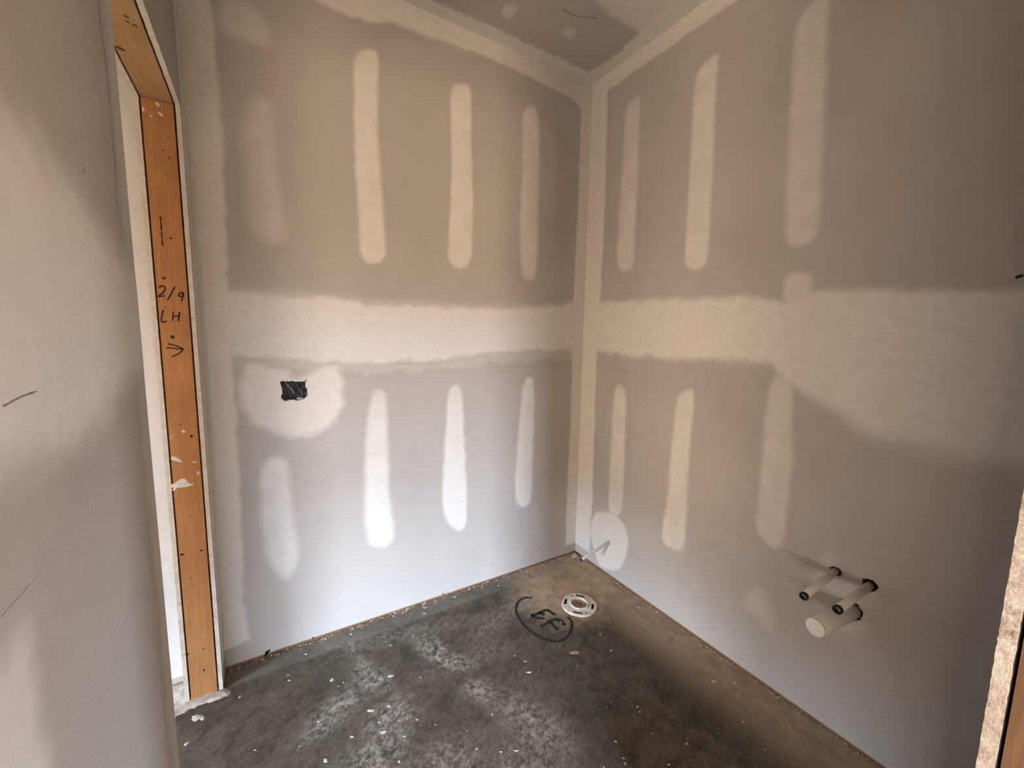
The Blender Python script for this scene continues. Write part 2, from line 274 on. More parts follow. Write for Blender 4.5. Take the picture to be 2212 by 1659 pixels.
def ribbon(name, pl, pts, w, mat, parent, d=0.0004, k=5, jit=0.0, seed=1, taper=True):
    """flat stroke of width w drawn on a plane, with a little thickness"""
    rnd = random.Random(seed)
    sp = [Vector((p[0], p[1], 0)) for p in pts]
    sp = smooth_path(sp, k) if len(sp) > 2 else [sp[0].lerp(sp[1], i / k) for i in range(k + 1)]
    vs_, fs = [], []
    n = len(sp)
    for i, p in enumerate(sp):
        t = (sp[min(i + 1, n - 1)] - sp[max(i - 1, 0)])
        t = t.normalized() if t.length > 1e-9 else Vector((1, 0, 0))
        q = Vector((-t.y, t.x, 0))
        e = min(i, n - 1 - i) / max(1, n - 1)
        ww = w * (0.5 if (taper and i in (0, n - 1)) else 1.0) * (1 + rnd.uniform(-jit, jit)) / 2
        for s in (-1, 1):
            a = p + q * s * ww
            vs_ += [pl(a.x, a.y, 0.00005), pl(a.x, a.y, d)]
    for i in range(n - 1):
        a, b = i * 4, i * 4 + 4
        fs += [(a + 1, a + 3, b + 3, b + 1), (a, b, b + 1, a + 1), (a + 2, a + 3, b + 3, b + 2)]
    fs += [(0, 1, 3, 2), (n * 4 - 4, n * 4 - 2, n * 4 - 1, n * 4 - 3)]
    return mesh(name, vs_, fs, mat, parent)


def blob(name, pl, poly, mat, parent, d=0.001, inset=0.75, base=0.0001):
    """low dome over an irregular outline"""
    c = np.mean(np.array(poly), axis=0)
    n = len(poly)
    vs_ = [pl(u, v, base) for u, v in poly]
    vs_ += [pl(c[0] + (u - c[0]) * inset, c[1] + (v - c[1]) * inset, base + d) for u, v in poly]
    vs_.append(pl(c[0], c[1], base + d * 1.15))
    fs = [(i, (i + 1) % n, n + (i + 1) % n, n + i) for i in range(n)] + [(n + i, n + (i + 1) % n, 2 * n) for i in range(n)]
    return mesh(name, vs_, fs, mat, parent, smooth=True)


def oval(cx, cy, a, b, n=10, jit=.25, rot=0.0, seed=0):
    rnd = random.Random(seed)
    out = []
    for k in range(n):
        t = 2 * math.pi * k / n
        s = 1 + rnd.uniform(-jit, jit)
        x, y = a * s * math.cos(t), b * s * math.sin(t)
        out.append((cx + x * math.cos(rot) - y * math.sin(rot), cy + x * math.sin(rot) + y * math.cos(rot)))
    return out


# ---- feathered joint compound patches
def rounded(poly, k=2):
    for _ in range(k):
        out = []
        for i in range(len(poly)):
            (x0, y0), (x1, y1) = poly[i], poly[(i + 1) % len(poly)]
            out += [(x0 * .75 + x1 * .25, y0 * .75 + y1 * .25), (x0 * .25 + x1 * .75, y0 * .25 + y1 * .75)]
        poly = out
    return poly


def vnoise(U, V, scale, seed):
    rng = np.random.RandomState(seed)
    T = rng.rand(64, 64)
    x, y = np.asarray(U) * scale + 100, np.asarray(V) * scale + 100
    xi, yi = np.floor(x).astype(int), np.floor(y).astype(int)
    fx, fy = x - xi, y - yi
    fx, fy = fx * fx * (3 - 2 * fx), fy * fy * (3 - 2 * fy)
    g = lambda a, b: T[a % 64, b % 64]
    return (g(xi, yi) * (1 - fx) + g(xi + 1, yi) * fx) * (1 - fy) + (g(xi, yi + 1) * (1 - fx) + g(xi + 1, yi + 1) * fx) * fy


def sdf(poly, U, V):
    d = np.full(U.shape, 1e9)
    ins = np.zeros(U.shape, bool)
    n = len(poly)
    for i in range(n):
        x0, y0 = poly[i]; x1, y1 = poly[(i + 1) % n]
        ex, ey = x1 - x0, y1 - y0
        t = np.clip(((U - x0) * ex + (V - y0) * ey) / (ex * ex + ey * ey + 1e-12), 0, 1)
        d = np.minimum(d, np.hypot(U - x0 - t * ex, V - y0 - t * ey))
        if y0 != y1:
            c = ((y0 > V) != (y1 > V)) & (U < (x1 - x0) * (V - y0) / (y1 - y0) + x0)
            ins ^= c
    return np.where(ins, d, -d)


def sstep(x):
    x = np.clip(x, 0, 1)
    return x * x * (3 - 2 * x)


def soft(sd, f, U, V, wob=.006, seed=1):
    sd = sd + (vnoise(U, V, 22, seed) - .5) * wob * 2 + (vnoise(U, V, 70, seed + 5) - .5) * wob
    return sstep(sd / (2 * f) + .5)


def patch(name, pl, u0, u1, v0, v1, res, fn, parent, base=.0003, lift=.001, under=None, mat=None):
    nu, nv = max(2, int((u1 - u0) / res) + 1), max(2, int((v1 - v0) / res) + 1)
    U, V = np.meshgrid(np.linspace(u0, u1, nu), np.linspace(v0, v1, nv), indexing='ij')
    m = fn(U, V)
    keep = np.maximum(np.maximum(m[:-1, :-1], m[1:, :-1]), np.maximum(m[:-1, 1:], m[1:, 1:])) > .004
    att = np.maximum(m, under(U, V)) if under else m
    off = base + lift * m
    idx = -np.ones((nu, nv), int)
    vs_, at, fs = [], [], []

    def vid(i, j):
        if idx[i, j] < 0:
            idx[i, j] = len(vs_)
            vs_.append(pl(U[i, j], V[i, j], off[i, j]))
            at.append(float(att[i, j]))
        return int(idx[i, j])
    for i, j in np.argwhere(keep):
        fs.append((vid(i, j), vid(i + 1, j), vid(i + 1, j + 1), vid(i, j + 1)))
    me = bpy.data.meshes.new(name)
    me.from_pydata([tuple(map(float, v)) for v in vs_], [], fs)
    a = me.attributes.new('feather', 'FLOAT', 'POINT')
    a.data.foreach_set('value', at)
    me.polygons.foreach_set('use_smooth', [True] * len(me.polygons))
    # face the room
    want = Vector(pl(0, 0, 1)) - Vector(pl(0, 0, 0))
    if me.polygons and me.polygons[0].normal.dot(want) < 0:
        me.flip_normals()
    me.update()
    return link(name, me, mat or MAT['drywall'], parent)


def strip_patch(name, pl, item, parent, seed, under=None, res=.006, base=.0005, lift=.0012):
    poly, stg, f = item
    poly, f = rounded(poly), f * 1.25
    us, vs2 = [q[0] for q in poly], [q[1] for q in poly]
    mg = f + .012
    fn = lambda U, V: stg * soft(sdf(poly, U, V), f, U, V, .003, seed) * (.86 + .28 * vnoise(U, V, 16, seed + 9))
    return patch(name, pl, min(us) - mg, max(us) + mg, min(vs2) - mg, max(vs2) + mg, res, fn, parent, base, lift, under)


# ------------------------------------------------------------------ materials
MAT = {}


class N:
    def __init__(s, name):
        s.m = bpy.data.materials.new(name)
        s.m.use_nodes = True
        s.t = s.m.node_tree
        s.b = s.t.nodes['Principled BSDF']
        s.b.inputs['Specular IOR Level'].default_value = .25
        s.pos = s.add('ShaderNodeNewGeometry').outputs['Position']
        MAT[name] = s.m

    def add(s, ty, **kw):
        n = s.t.nodes.new(ty)
        for k, v in kw.items():
            setattr(n, k, v)
        return n

    def set(s, node, **kw):
        for k, v in kw.items():
            i = node.inputs[k.replace('_', ' ')]
            if hasattr(v, 'is_linked') or isinstance(v, bpy.types.NodeSocket):
                s.t.links.new(v, i)
            else:
                i.default_value = v
        return node

    def noise(s, scale, detail=4, rough=.55, vec=None, dist=0.0):
        n = s.add('ShaderNodeTexNoise')
        s.t.links.new(vec or s.pos, n.inputs['Vector'])
        n.inputs['Scale'].default_value = scale
        n.inputs['Detail'].default_value = detail
        n.inputs['Roughness'].default_value = rough
        n.inputs['Distortion'].default_value = dist
        return n.outputs['Fac']

    def mapping(s, loc=(0, 0, 0), rot=(0, 0, 0), scale=(1, 1, 1), ty='TEXTURE'):
        n = s.add('ShaderNodeMapping', vector_type=ty)
        s.t.links.new(s.pos, n.inputs['Vector'])
        n.inputs['Location'].default_value = loc
        n.inputs['Rotation'].default_value = rot
        n.inputs['Scale'].default_value = scale
        return n.outputs[0]

    def rng(s, v, a, b, c=0.0, d=1.0, smooth=False):
        n = s.add('ShaderNodeMapRange', interpolation_type='SMOOTHSTEP' if smooth else 'LINEAR')
        s.t.links.new(v, n.inputs['Value'])
        for k, x in zip(('From Min', 'From Max', 'To Min', 'To Max'), (a, b, c, d)):
            n.inputs[k].default_value = x
        return n.outputs[0]

    def math(s, op, a, b=None, clamp=False):
        n = s.add('ShaderNodeMath', operation=op, use_clamp=clamp)
        for i, v in enumerate((a, b)):
            if v is None: continue
            if isinstance(v, (int, float)): n.inputs[i].default_value = v
            else: s.t.links.new(v, n.inputs[i])
        return n.outputs[0]

    def mix(s, fac, a, b):
        n = s.add('ShaderNodeMix', data_type='RGBA')
        for i, v in zip((0, 6, 7), (fac, a, b)):
            if isinstance(v, (int, float)): n.inputs[i].default_value = v
            elif isinstance(v, tuple): n.inputs[i].default_value = (*v, 1) if len(v) == 3 else v
            else: s.t.links.new(v, n.inputs[i])
        return n.outputs[2]

    def col(s, c):
        if isinstance(c, tuple): s.b.inputs['Base Color'].default_value = (*c, 1)
        else: s.t.links.new(c, s.b.inputs['Base Color'])
        return s

    def rough(s, r):
        if isinstance(r, (int, float)): s.b.inputs['Roughness'].default_value = r
        else: s.t.links.new(r, s.b.inputs['Roughness'])
        return s

    def bump(s, h, strength, dist):
        n = s.add('ShaderNodeBump')
        n.inputs['Strength'].default_value = strength
        n.inputs['Distance'].default_value = dist
        s.t.links.new(h, n.inputs['Height'])
        s.t.links.new(n.outputs[0], s.b.inputs['Normal'])
        return s


# gypsum board paper, with joint compound wherever the mesh carries it
n = N('drywall')
big, mid = n.noise(2.2, 1), n.noise(14, 2)
fine = n.noise(260, 1)
paper = n.mix(n.rng(big, .3, .7), (.455, .425, .395), (.515, .485, .452))
paper = n.mix(n.rng(mid, .35, .8, 0, .25), paper, (.56, .53, .50))
paper = n.mix(n.rng(fine, .35, .75, 0, .16), paper, (.33, .30, .27))
mud = n.mix(n.rng(mid, .3, .75), (.735, .71, .67), (.77, .745, .705))
mud = n.mix(n.rng(fine, .5, .85, 0, .10), mud, (.60, .57, .53))
at = n.add('ShaderNodeAttribute', attribute_name='feather')
fac = n.math('MULTIPLY', at.outputs['Fac'], n.rng(n.noise(38, 2), .25, .6, .88, 1.04), clamp=True)
n.col(n.mix(fac, paper, mud)).rough(.88)
n.b.inputs['Specular IOR Level'].default_value = 0.0

# raw cut edge of gypsum board
n = N('gypsum_edge')
a_, b_ = n.noise(45, 6, .65), n.noise(220, 4, .7)
g = n.mix(n.rng(a_, .35, .65), (.72, .64, .54), (.84, .78, .70))
g = n.mix(n.rng(b_, .60, .78, 0, .4), g, (.45, .37, .29))
n.col(g).rough(.95).bump(n.math('ADD', a_, b_), .8, .003)


n = N('dirty_edge')
a_, b_, d_ = n.noise(38, 6, .7), n.noise(150, 5, .75), n.noise(9, 3)
g = n.mix(n.rng(a_, .36, .62), (.30, .25, .205), (.58, .54, .49))
g = n.mix(n.rng(b_, .5, .66, 0, .75), g, (.70, .67, .63))
g = n.mix(n.rng(d_, .4, .65, 0, .55), g, (.36, .30, .24))
n.col(g).rough(.95).bump(n.math('ADD', a_, b_), 1.0, .004)


def wood(name, c0, c1, c2, axis, seed=0.0):
    n = N(name)
    sc = [1, 1, 1]
    sc[axis] = .045
    v = n.mapping(loc=(seed, seed * .7, seed * 1.3), scale=tuple(sc), ty='POINT')
    g1 = n.noise(62, 5, .6, v, 1.2)
    g2 = n.noise(260, 3, .6, v)
    g3 = n.noise(7, 3)
    c = n.mix(n.rng(g1, .3, .7), c0, c1)
    c = n.mix(n.rng(g2, .45, .8, 0, .45), c, c2)
    c = n.mix(n.rng(g3, .35, .75, 0, .35), c, c2)
    n.col(c).rough(.72).bump(n.math('ADD', g1, g2), .18, .002)


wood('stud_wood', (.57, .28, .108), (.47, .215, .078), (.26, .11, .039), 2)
wood('header_wood', (.52, .33, .155), (.44, .26, .11), (.28, .15, .06), 1, 3.0)
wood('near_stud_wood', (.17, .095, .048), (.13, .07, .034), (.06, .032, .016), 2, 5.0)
wood('plate_wood', (.30, .17, .085), (.22, .12, .06), (.09, .05, .03), 0, 8.0)

# concrete slab
n = N('concrete')
c1, c2, c3 = n.noise(2.6, 4, .62), n.noise(15, 5, .72, None, .5), n.noise(70, 4, .65)
dirv = n.mapping(rot=(0, 0, .75), scale=(.35, .06, 1), ty='TEXTURE')
st = n.noise(5.0, 4, .7, dirv)
c = n.mix(n.rng(c1, .32, .68), (.068, .052, .036), (.124, .098, .071))
c = n.mix(n.rng(c2, .44, .60, 0, .72), c, (.044, .032, .022))
c = n.mix(n.rng(st, .52, .72, 0, .45), c, (.20, .17, .138))
c = n.mix(n.rng(c3, .55, .85, 0, .4), c, (.29, .25, .21))
c = n.mix(n.rng(n.noise(46, 3, .75), .32, .44, .5, 0), c, (.055, .045, .035))
sep = n.add('ShaderNodeSeparateXYZ')
n.t.links.new(n.pos, sep.inputs[0])
wob = n.rng(c2, 0, 1, -.05, .05)
# brownish dust along the right wall with warm corner light painted in, lighter dusty strip along the back wall
db = n.rng(n.math('ADD', sep.outputs['X'], n.math('MULTIPLY', wob, 1.6)), -.34, -.10, 0, .75, True)
dv = n.add('ShaderNodeVectorMath', operation='LENGTH')
n.t.links.new(n.mapping(loc=(-.20, -.22, 0), rot=(0, 0, .35), scale=(.42, .36, 1)), dv.inputs[0])
dc = n.rng(n.math('ADD', dv.outputs['Value'], n.math('MULTIPLY', wob, 4.0)), .45, 1.15, .95, 0, True)
db = n.math('MAXIMUM', db, dc)
c = n.mix(n.math('MULTIPLY', db, n.rng(c2, .25, .65, 1.0, .55)), c, (.62, .45, .285))
da = n.rng(n.math('ADD', sep.outputs['Y'], n.math('MULTIPLY', wob, .35)), -.112, -.096, 0, .42)
c = n.mix(n.math('MULTIPLY', da, n.rng(c1, .3, .6, .35, 1)), c, (.27, .235, .195))
# scuffed plaster smears: (x, y, turn, half length, half width, strength)
iso = n.noise(34, 4, .74, None, .15)
ridge = n.rng(n.math('ABSOLUTE', n.math('SUBTRACT', n.noise(42, 1, .5, None, .6), .5)), .0, .035, 1, 0)
texs = [n.math('MULTIPLY', n.math('MAXIMUM', n.rng(iso, .44, .62), ridge), n.rng(n.noise(3.6, 4, .7, n.mapping(rot=(0, 0, rr), scale=(.11, .04, 1)), .8), .36, .62, .25, 1)) for rr in (-1.1, .5)]
for x, y, rot, a, b, s in [(-1.050, -.30, -1.25, .10, .05, 1.0), (-1.02, -.40, -.9, .12, .035, 1.0), (-.95, -.43, -.1, .18, .06, .5), (-1.31, -.325, -1.1, .10, .05, 1.0),
                           (-1.335, -.20, -1.35, .14, .020, .6), (-1.45, -.41, .55, .14, .06, .9), (-.98, -.585, -.7, .06, .05, 1.0),
                           (-1.285, -.53, .4, .09, .07, 1.0), (-.88, -.78, -1.2, .18, .07, .7), (-1.40, -.66, .3, .17, .08, .8),
                           (-.50, -.27, -.4, .13, .08, .75), (-1.05, -1.0, .6, .25, .14, .7), (-1.5, -.75, .5, .15, .08, .6), (-1.15, -.16, -.2, .3, .05, .5), (-.75, -.30, .3, .15, .06, .5), (-1.2, -.8, .5, .12, .1, .7)]:
    v = n.mapping(loc=(x, y, 0), rot=(0, 0, rot), scale=(a, b, 1))
    ln = n.add('ShaderNodeVectorMath', operation='LENGTH')
    n.t.links.new(v, ln.inputs[0])
    k = n.rng(ln.outputs['Value'], .1, 1.6, 1, 0, True)
    tex = texs[0] if rot < 0 else texs[1]
    c = n.mix(n.math('MULTIPLY', n.math('MULTIPLY', k, tex), s), c, (.47, .415, .35))
n.col(c).rough(n.rng(c2, .3, .7, .62, .85)).bump(n.math('ADD', c2, n.math('MULTIPLY', c3, .5)), .35, .004)
n.b.inputs['Specular IOR Level'].default_value = .35

n = N('dry_mud')
k = n.noise(60, 4)
n.col(n.mix(n.rng(k, .35, .7), (.40, .36, .31), (.66, .62, .56))).rough(.92).bump(k, .4, .002)
n = N('dusty_mud')
k = n.noise(30, 6, .7)
n.col(n.mix(n.rng(k, .35, .65), (.34, .28, .22), (.68, .61, .52))).rough(.95).bump(k, .7, .004)
n = N('stud_mud')
k = n.noise(90, 4)
n.col(n.mix(n.rng(k, .3, .7), (.70, .64, .57), (.80, .76, .70))).rough(.9).bump(k, .4, .001)
n = N('warm_bounce_tan')  # tan chosen for the unseen walls to warm the bounced light
k = n.noise(9, 3)
n.col(n.mix(n.rng(k, .35, .65), (.66, .54, .40), (.72, .61, .47))).rough(.85)
N('marker_ink').col((.020, .012, .010)).rough(.6)
n = N('spray_mark')
k = n.noise(120, 5, .7)
n.col(n.mix(n.rng(k, .52, .68), (.020, .022, .024), (.10, .092, .082))).rough(.85)
N('hole_black').col((.010, .006, .005)).rough(.95)
N('knot_wood').col((.10, .05, .022)).rough(.8)
N('pencil').col((.33, .295, .26)).rough(.9)
N('scratch').col((.26, .22, .19)).rough(.9)
n = N('white_pvc')
k = n.noise(25, 3)
n.col(n.mix(n.rng(k, .3, .7), (.66, .62, .56), (.74, .71, .66))).rough(.42)
N('white_cap').col((.84, .83, .81)).rough(.38)
N('black_cap').col((.012, .013, .015)).rough(.32)
n = N('flange_plastic')
k = n.noise(40, 5, .65)
n.col(n.mix(n.rng(k, .4, .72), (.88, .85, .78), (.66, .58, .48))).rough(.5)
n = N('dirty_plate')
k = n.noise(55, 5, .7)
n.col(n.mix(n.rng(k, .38, .62), (.17, .085, .045), (.48, .38, .28))).rough(.8).bump(k, .5, .003)
N('box_plastic').col((.007, .008, .010)).rough(.45)
N('wire_red').col((.085, .016, .016)).rough(.4)
N('wire_grey').col((.075, .075, .085)).rough(.4)
N('wire_black').col((.012, .012, .014)).rough(.4)
N('wire_copper').col((.20, .14, .10))
N('pale_sheath').col((.50, .47, .44)).rough(.5)

N('sheath').col((.24, .23, .22)).rough(.5)
N('white_frame').col((.7, .7, .69)).rough(.5)
n = N('crumb')
k = n.noise(18, 3)
n.col(n.mix(n.rng(k, .4, .6), (.36, .24, .155), (.56, .46, .37))).rough(.95)

# ------------------------------------------------------------------ floor and ceilings
floor = box('floor', OUT_XL, OUT_XR, OUT_Y, .13, -.12, 0, MAT['concrete'])
tag(floor, 'dusty grey concrete slab floor with mud smears', 'floor', 'structure')
ceil = box('ceiling', OUT_XL, OUT_XR, OUT_Y, .13, H, H + .1, MAT['drywall'])
tag(ceil, 'gypsum board ceiling with taped joints', 'ceiling', 'structure')


def ceil_mask(U, V):
    a = soft(V + .072, .008, U, V, .008, 3)
    b = soft(U + .092 + .02 * np.sin(V * 7), .008, U, V, .008, 4)
    j = soft(-(V + .425 + .06 * np.clip((-U - .30) / .2, 0, 1) - .02 * vnoise(U, V, 9, 6)), .02, U, V, .01, 5)
    return np.maximum(np.maximum(a, b), .85 * j)


patch('joint_compound', P_T, -W, 0, -1.2, 0, .012, ceil_mask, ceil)
for q, sd, stg, r in ((D['ceil'][5], 1, .75, .032), (D['ceil'][7], 2, .6, .028)):
    strip_patch('screw_compound', P_T, (oval(q[0], q[1], r, r * 1.15, 12, .12, 0, sd), stg, .010), ceil, sd)
ribbon('tape_crack', P_T, D['ceilcrack'], .004, MAT['scratch'], ceil, jit=.6)

# ------------------------------------------------------------------ walls with cut-outs
def cut_face(outer, holes, pl, d):
    """flat face with ragged holes; returns a bmesh"""
    bm = bmesh.new()
    for loop in [outer] + holes:
        vv = [bm.verts.new(pl(u, v, d)) for u, v in loop]
        for i in range(len(vv)):
            bm.edges.new((vv[i], vv[(i + 1) % len(vv)]))
    bmesh.ops.triangle_fill(bm, use_beauty=True, use_dissolve=False, edges=bm.edges[:])
    return bm


def cut_wall(name, pl, outer, holes, mat, back):
    """board with holes, rims 12.7 mm deep, and the closed cavity behind it"""
    vs_, fs = [], []
    bm = cut_face(outer, holes, pl, 0)
    bm.verts.index_update()
    vs_ = [tuple(v.co) for v in bm.verts]
    fs = [tuple(v.index for v in f.verts) for f in bm.faces]
    bm.free()
    for loop in [outer] + holes:
        b, m = len(vs_), len(loop)
        vs_ += [pl(u, v, 0) for u, v in loop] + [pl(u, v, -BD) for u, v in loop]
        fs += [(b + i, b + (i + 1) % m, b + m + (i + 1) % m, b + m + i) for i in range(m)]
    o = mesh(name, vs_, fs, mat)
    return o


hole_box = D['boxhole']
wallA = cut_wall('wall_back', P_A, [(-1.80278, .011), (0, .011), (0, H), (-1.80278, H)], [hole_box], MAT['drywall'], .1)
tag(wallA, 'taped but unpainted gypsum board wall with the wiring cut-out', 'wall', 'structure')
box('wall_cavity_back', -1.90, .11, .102, .125, 0, H, MAT['near_stud_wood'], wallA)
box('bottom_plate', -1.9150, .0, .002, .10, 0.0003, .038, MAT['plate_wood'], wallA)

# pipes through the right wall: (wall y, z), pipe end (y, z), length, radius
def ragged(cx, cy, r, seed, n=22, jit=.28, ell=(1, 1)):
    rnd = random.Random(seed)
    return [(cx + ell[0] * r * (1 + rnd.uniform(-jit * .3, jit)) * math.cos(2 * math.pi * k / n),
             cy + ell[1] * r * (1 + rnd.uniform(-jit * .3, jit)) * math.sin(2 * math.pi * k / n)) for k in range(n)]


PIPES = [dict(w=(-1.318, .569), e=PEND[0], L=.22, r=.0115), dict(w=(-1.410, .569), e=PEND[1], L=.22, r=.0120),
         dict(w=(-1.372, .462), e=PEND[2], L=.20, r=.0270), dict(w=(-.283, .197), e=PEND[3], L=.20, r=.0080)]
holesB = [ragged(-1.321, .572, .0165, 1), ragged(-1.412, .574, .0185, 5), ragged(-1.372, .464, .0315, 9, 30, .22),
          ragged(-.283, .197, .0086, 4, 14, .1)]
wallB = cut_wall('wall_right', P_B, [(-1.783, .011), (0, .011), (0, H), (-1.783, H)], holesB, MAT['drywall'], .1)
tag(wallB, 'unpainted gypsum board wall with the three sink pipes', 'wall', 'structure')
box('wall_cavity_back', .102, .125, -1.90, .11, 0, H, MAT['hole_black'], wallB)  # cavity back coloured black to stand in for its shade
box('bottom_plate', .002, .10, -1.783, -.0, 0.0005, .038, MAT['plate_wood'], wallB)


def interp(tab, x):
    t = sorted(tab)
    return np.interp(x, [q[0] for q in t], [q[1] for q in t])


def netA(U, V):
    left = soft(interp([(v, u) for u, v in D['A_left']], V) - U, .011, U, V, .005, 11) * sstep((V - .075 + .03 * (vnoise(U, V, 30, 2) - .5)) / .02)
    right = soft(U + .077 + .004 * np.sin(V * 5), .007, U, V, .003, 12) * sstep((V - .055) / .02)
    top = soft(V - interp(D['A_ceil'], U), .010, U, V, .005, 13)
    ju = soft(interp(D['A_top'], U) - V, .016, U, V, .008, 14)
    jl = soft(V - interp(D['A_bot'], U) - .004, .016, U, V, .008, 15)
    thin = .30 * soft(V - interp(D['A_bot'], U) + .045, .008, U, V, .02, 16) * sstep((interp(D['A_top'], U) + .03 - V) / .02)
    return np.maximum.reduce([.96 * left, .98 * right, .92 * top, np.minimum(ju, jl), thin])


patch('joint_compound', P_A, -1.8027, -.0004, .02, H - .0004, .0085, netA, wallA)
for i, it in enumerate(D['A_strips']):
    strip_patch('screw_compound', P_A, it, wallA, 20 + i, netA)


def box_mask(U, V):
    m = .95 * soft(sdf(D['A_box'], U, V), .022, U, V, .008, 31)
    return m * (sdf(hole_box, U, V) < -.002)


patch('box_compound', P_A, -1.76, -1.28, .9, 1.27, .0055, box_mask, wallA, .0005, .0012, netA)


def netB(U, V):
    cor = soft(U + .128 + .006 * np.sin(V * 4), .009, U, V, .004, 41) * sstep((V - .05) / .02)
    top = soft(V - 2.632, .009, U, V, .004, 42)
    ju = soft(interp(D['B_top'], U) - V, .018, U, V, .008, 43)
    jl = soft(V - interp(D['B_bot'], U), .022 + .03 * sstep((-U - 1.05) / .3), U, V, .010, 44)
    sc = .45 * soft(sdf(D['B_scuff'], U, V), .008, U, V, .004, 45)
    return np.maximum.reduce([.98 * cor, .92 * top, .95 * np.minimum(ju, jl), sc])


def not_in_holes(U, V):
    k = np.ones(U.shape, bool)
    for h in holesB:
        k &= sdf(h, U, V) < -.0015
    return k


patch('joint_compound', P_B, -1.7829, -.0004, .02, H - .0004, .0085, netB, wallB)
for i, it in enumerate(D['B_strips']):
    if i in (7, 9):
        poly, stg, f = it
        poly = rounded(poly)
        us, v2 = [q[0] for q in poly], [q[1] for q in poly]
        fn = lambda U, V, poly=poly, stg=stg, f=f, i=i: stg * soft(sdf(poly, U, V), f, U, V, .005, 60 + i) * not_in_holes(U, V) * (1 if i == 7 else (.7 + .6 * vnoise(U, V, 25, 3)))
        patch('pipe_compound', P_B, min(us) - .03, max(us) + .03, min(v2) - .03, max(v2) + .03, .004, fn, wallB, .0005, .0012, netB)
    else:
        strip_patch('screw_compound', P_B, it, wallB, 50 + i, netB)
for i, q in enumerate(D['penB']):
    ribbon('pencil_line', P_B, q, .0011, MAT['pencil'], wallB, .0006, seed=i)
ribbon('ink_mark', P_B, D['markB'], .007, MAT['marker_ink'], wallB, .0019)
for i, q in enumerate(D['penA']):
    ribbon('pencil_line', P_A, q, .0012, MAT['pencil'], wallA, .0006, seed=i)
blob('torn_paper', P_A, D['gougeA'], MAT['hole_black'], wallA, .0008)
for u, v in D['dotA']:
    blob('nail_head', P_A, oval(u, v, .004, .004, 8, .2), MAT['hole_black'], wallA, .001)

# torn white paper teeth round the wiring cut-out
rnd = random.Random(3)
vs_, fs = [], []
m = len(hole_box)
ctr = np.mean(np.array(hole_box), axis=0)
fine_loop = []
for i in range(m):
    a, b = np.array(hole_box[i]), np.array(hole_box[(i + 1) % m])
    for t in np.linspace(0, 1, 4)[:-1]:
        fine_loop.append(a + (b - a) * t)
m = len(fine_loop)
for i, q in enumerate(fine_loop):
    dirv_ = (ctr - q) / np.linalg.norm(ctr - q)
    o_ = q - dirv_ * rnd.uniform(.0015, .0045)
    i_ = q + dirv_ * rnd.choice((.0002, .0005, .001, .004 if q[1] > ctr[1] + .03 or q[0] < ctr[0] - .035 else .0008))
    vs_ += [P_A(o_[0], o_[1], .0012), P_A(q[0], q[1], .0026), P_A(i_[0], i_[1], -.001)]
for i in range(m):
    a, b = i * 3, ((i + 1) % m) * 3
    fs += [(a, b, b + 1, a + 1), (a + 1, b + 1, b + 2, a + 2)]
mesh('torn_edge', vs_, fs, MAT['white_cap'], wallA)

# ------------------------------------------------------------------ left wall with the side doorway
wallC = empty('wall_left', label='near gypsum board wall with the side doorway cut in it', cat='wall', kind='structure')
g, dw = MAT['gypsum_edge'], MAT['drywall']
xi, xi2 = -W, -W - BD
xo2, xo = -1.9030, -1.9030 - BD


def two_mat(o, axis, sign):
    """raw gypsum on the cut faces, paper on the rest"""
    o.data.materials.append(g)
    for p in o.data.polygons:
        nn = p.normal
        if abs(nn[axis]) > .6 and nn[axis] * sign > 0:
            p.material_index = 1


for name, z0, z1, sd in (('drywall_panel', .003, ZJ - .001, 1), ('drywall_panel', ZJ + .0006, HJ, 2)):
    for xa, xb, s2 in ((xi, xi2, 0), (xo2, xo, 10)):
        o = rough_board(name, [xa, -YJ, z0], [xb, 0, z1], BD, 2, 1, int((z1 - z0) / .008), .0012, dw, wallC, seed=sd + s2)
        two_mat(o, 1, -1)
for xa, xb, s2 in ((xi, xi2, 0), (xo2, xo, 10)):
    o = rough_board('drywall_panel', [xa, 0, HJ], [xb, -1.783, H], BD, 1, 2, 120, .0012, dw, wallC, seed=7 + s2)
    two_mat(o, 2, -1)
    o = rough_board('drywall_panel', [xa, -YE, .012], [xb, -1.783, ZJ], BD, 2, 1, 120, .001, dw, wallC, seed=8 + s2)
    two_mat(o, 1, 1)
    o = rough_board('drywall_panel', [xa, -YE, ZJ], [xb, -1.783, HJ], BD, 2, 1, 60, .001, dw, wallC, seed=9 + s2)
    two_mat(o, 1, 1)


def netC(U, V):
    near = U < -YE + .002
    band = soft(interp([(-1.8, 1.66), (-1.45, 1.60), (-1.304, 1.545), (-1.148, 1.515), (-1.0, 1.468), (-.88, 1.45)], U) - V, .045, U, V, .012, 71) * \
        soft(V - interp([(-1.8, 1.13), (-1.36, 1.225), (-1.2, 1.225), (-.935, 1.262), (-.88, 1.27)], U), .04, U, V, .012, 72)
    stripe = .8 * soft(.052 - np.abs(U + 1.41), .02, U, V, .01, 73) * soft(1.09 - V, .03, U, V, .01, 74)
    stripe2 = .6 * soft(.05 - np.abs(U + 1.36), .02, U, V, .01, 76) * soft(V - 1.72, .03, U, V, .01, 77)
    edge = .5 * soft(.045 - np.abs(U + YE), .02, U, V, .01, 75)
    corner = .95 * soft(U + .09, .01, U, V, .004, 78)
    return np.where(near, np.maximum.reduce([band, stripe, stripe2, edge]), 0) + np.where(U > -YJ, corner, 0)


patch('joint_compound', P_C, -1.782, -YE - .001, .02, H - .001, .010, netC, wallC)
patch('joint_compound', P_C, -YJ + .002, -.0006, .08, H - .001, .010, netC, wallC)
ribbon('scratch', P_C, D['crackC'], .0015, MAT['scratch'], wallC, .0017, jit=.4)

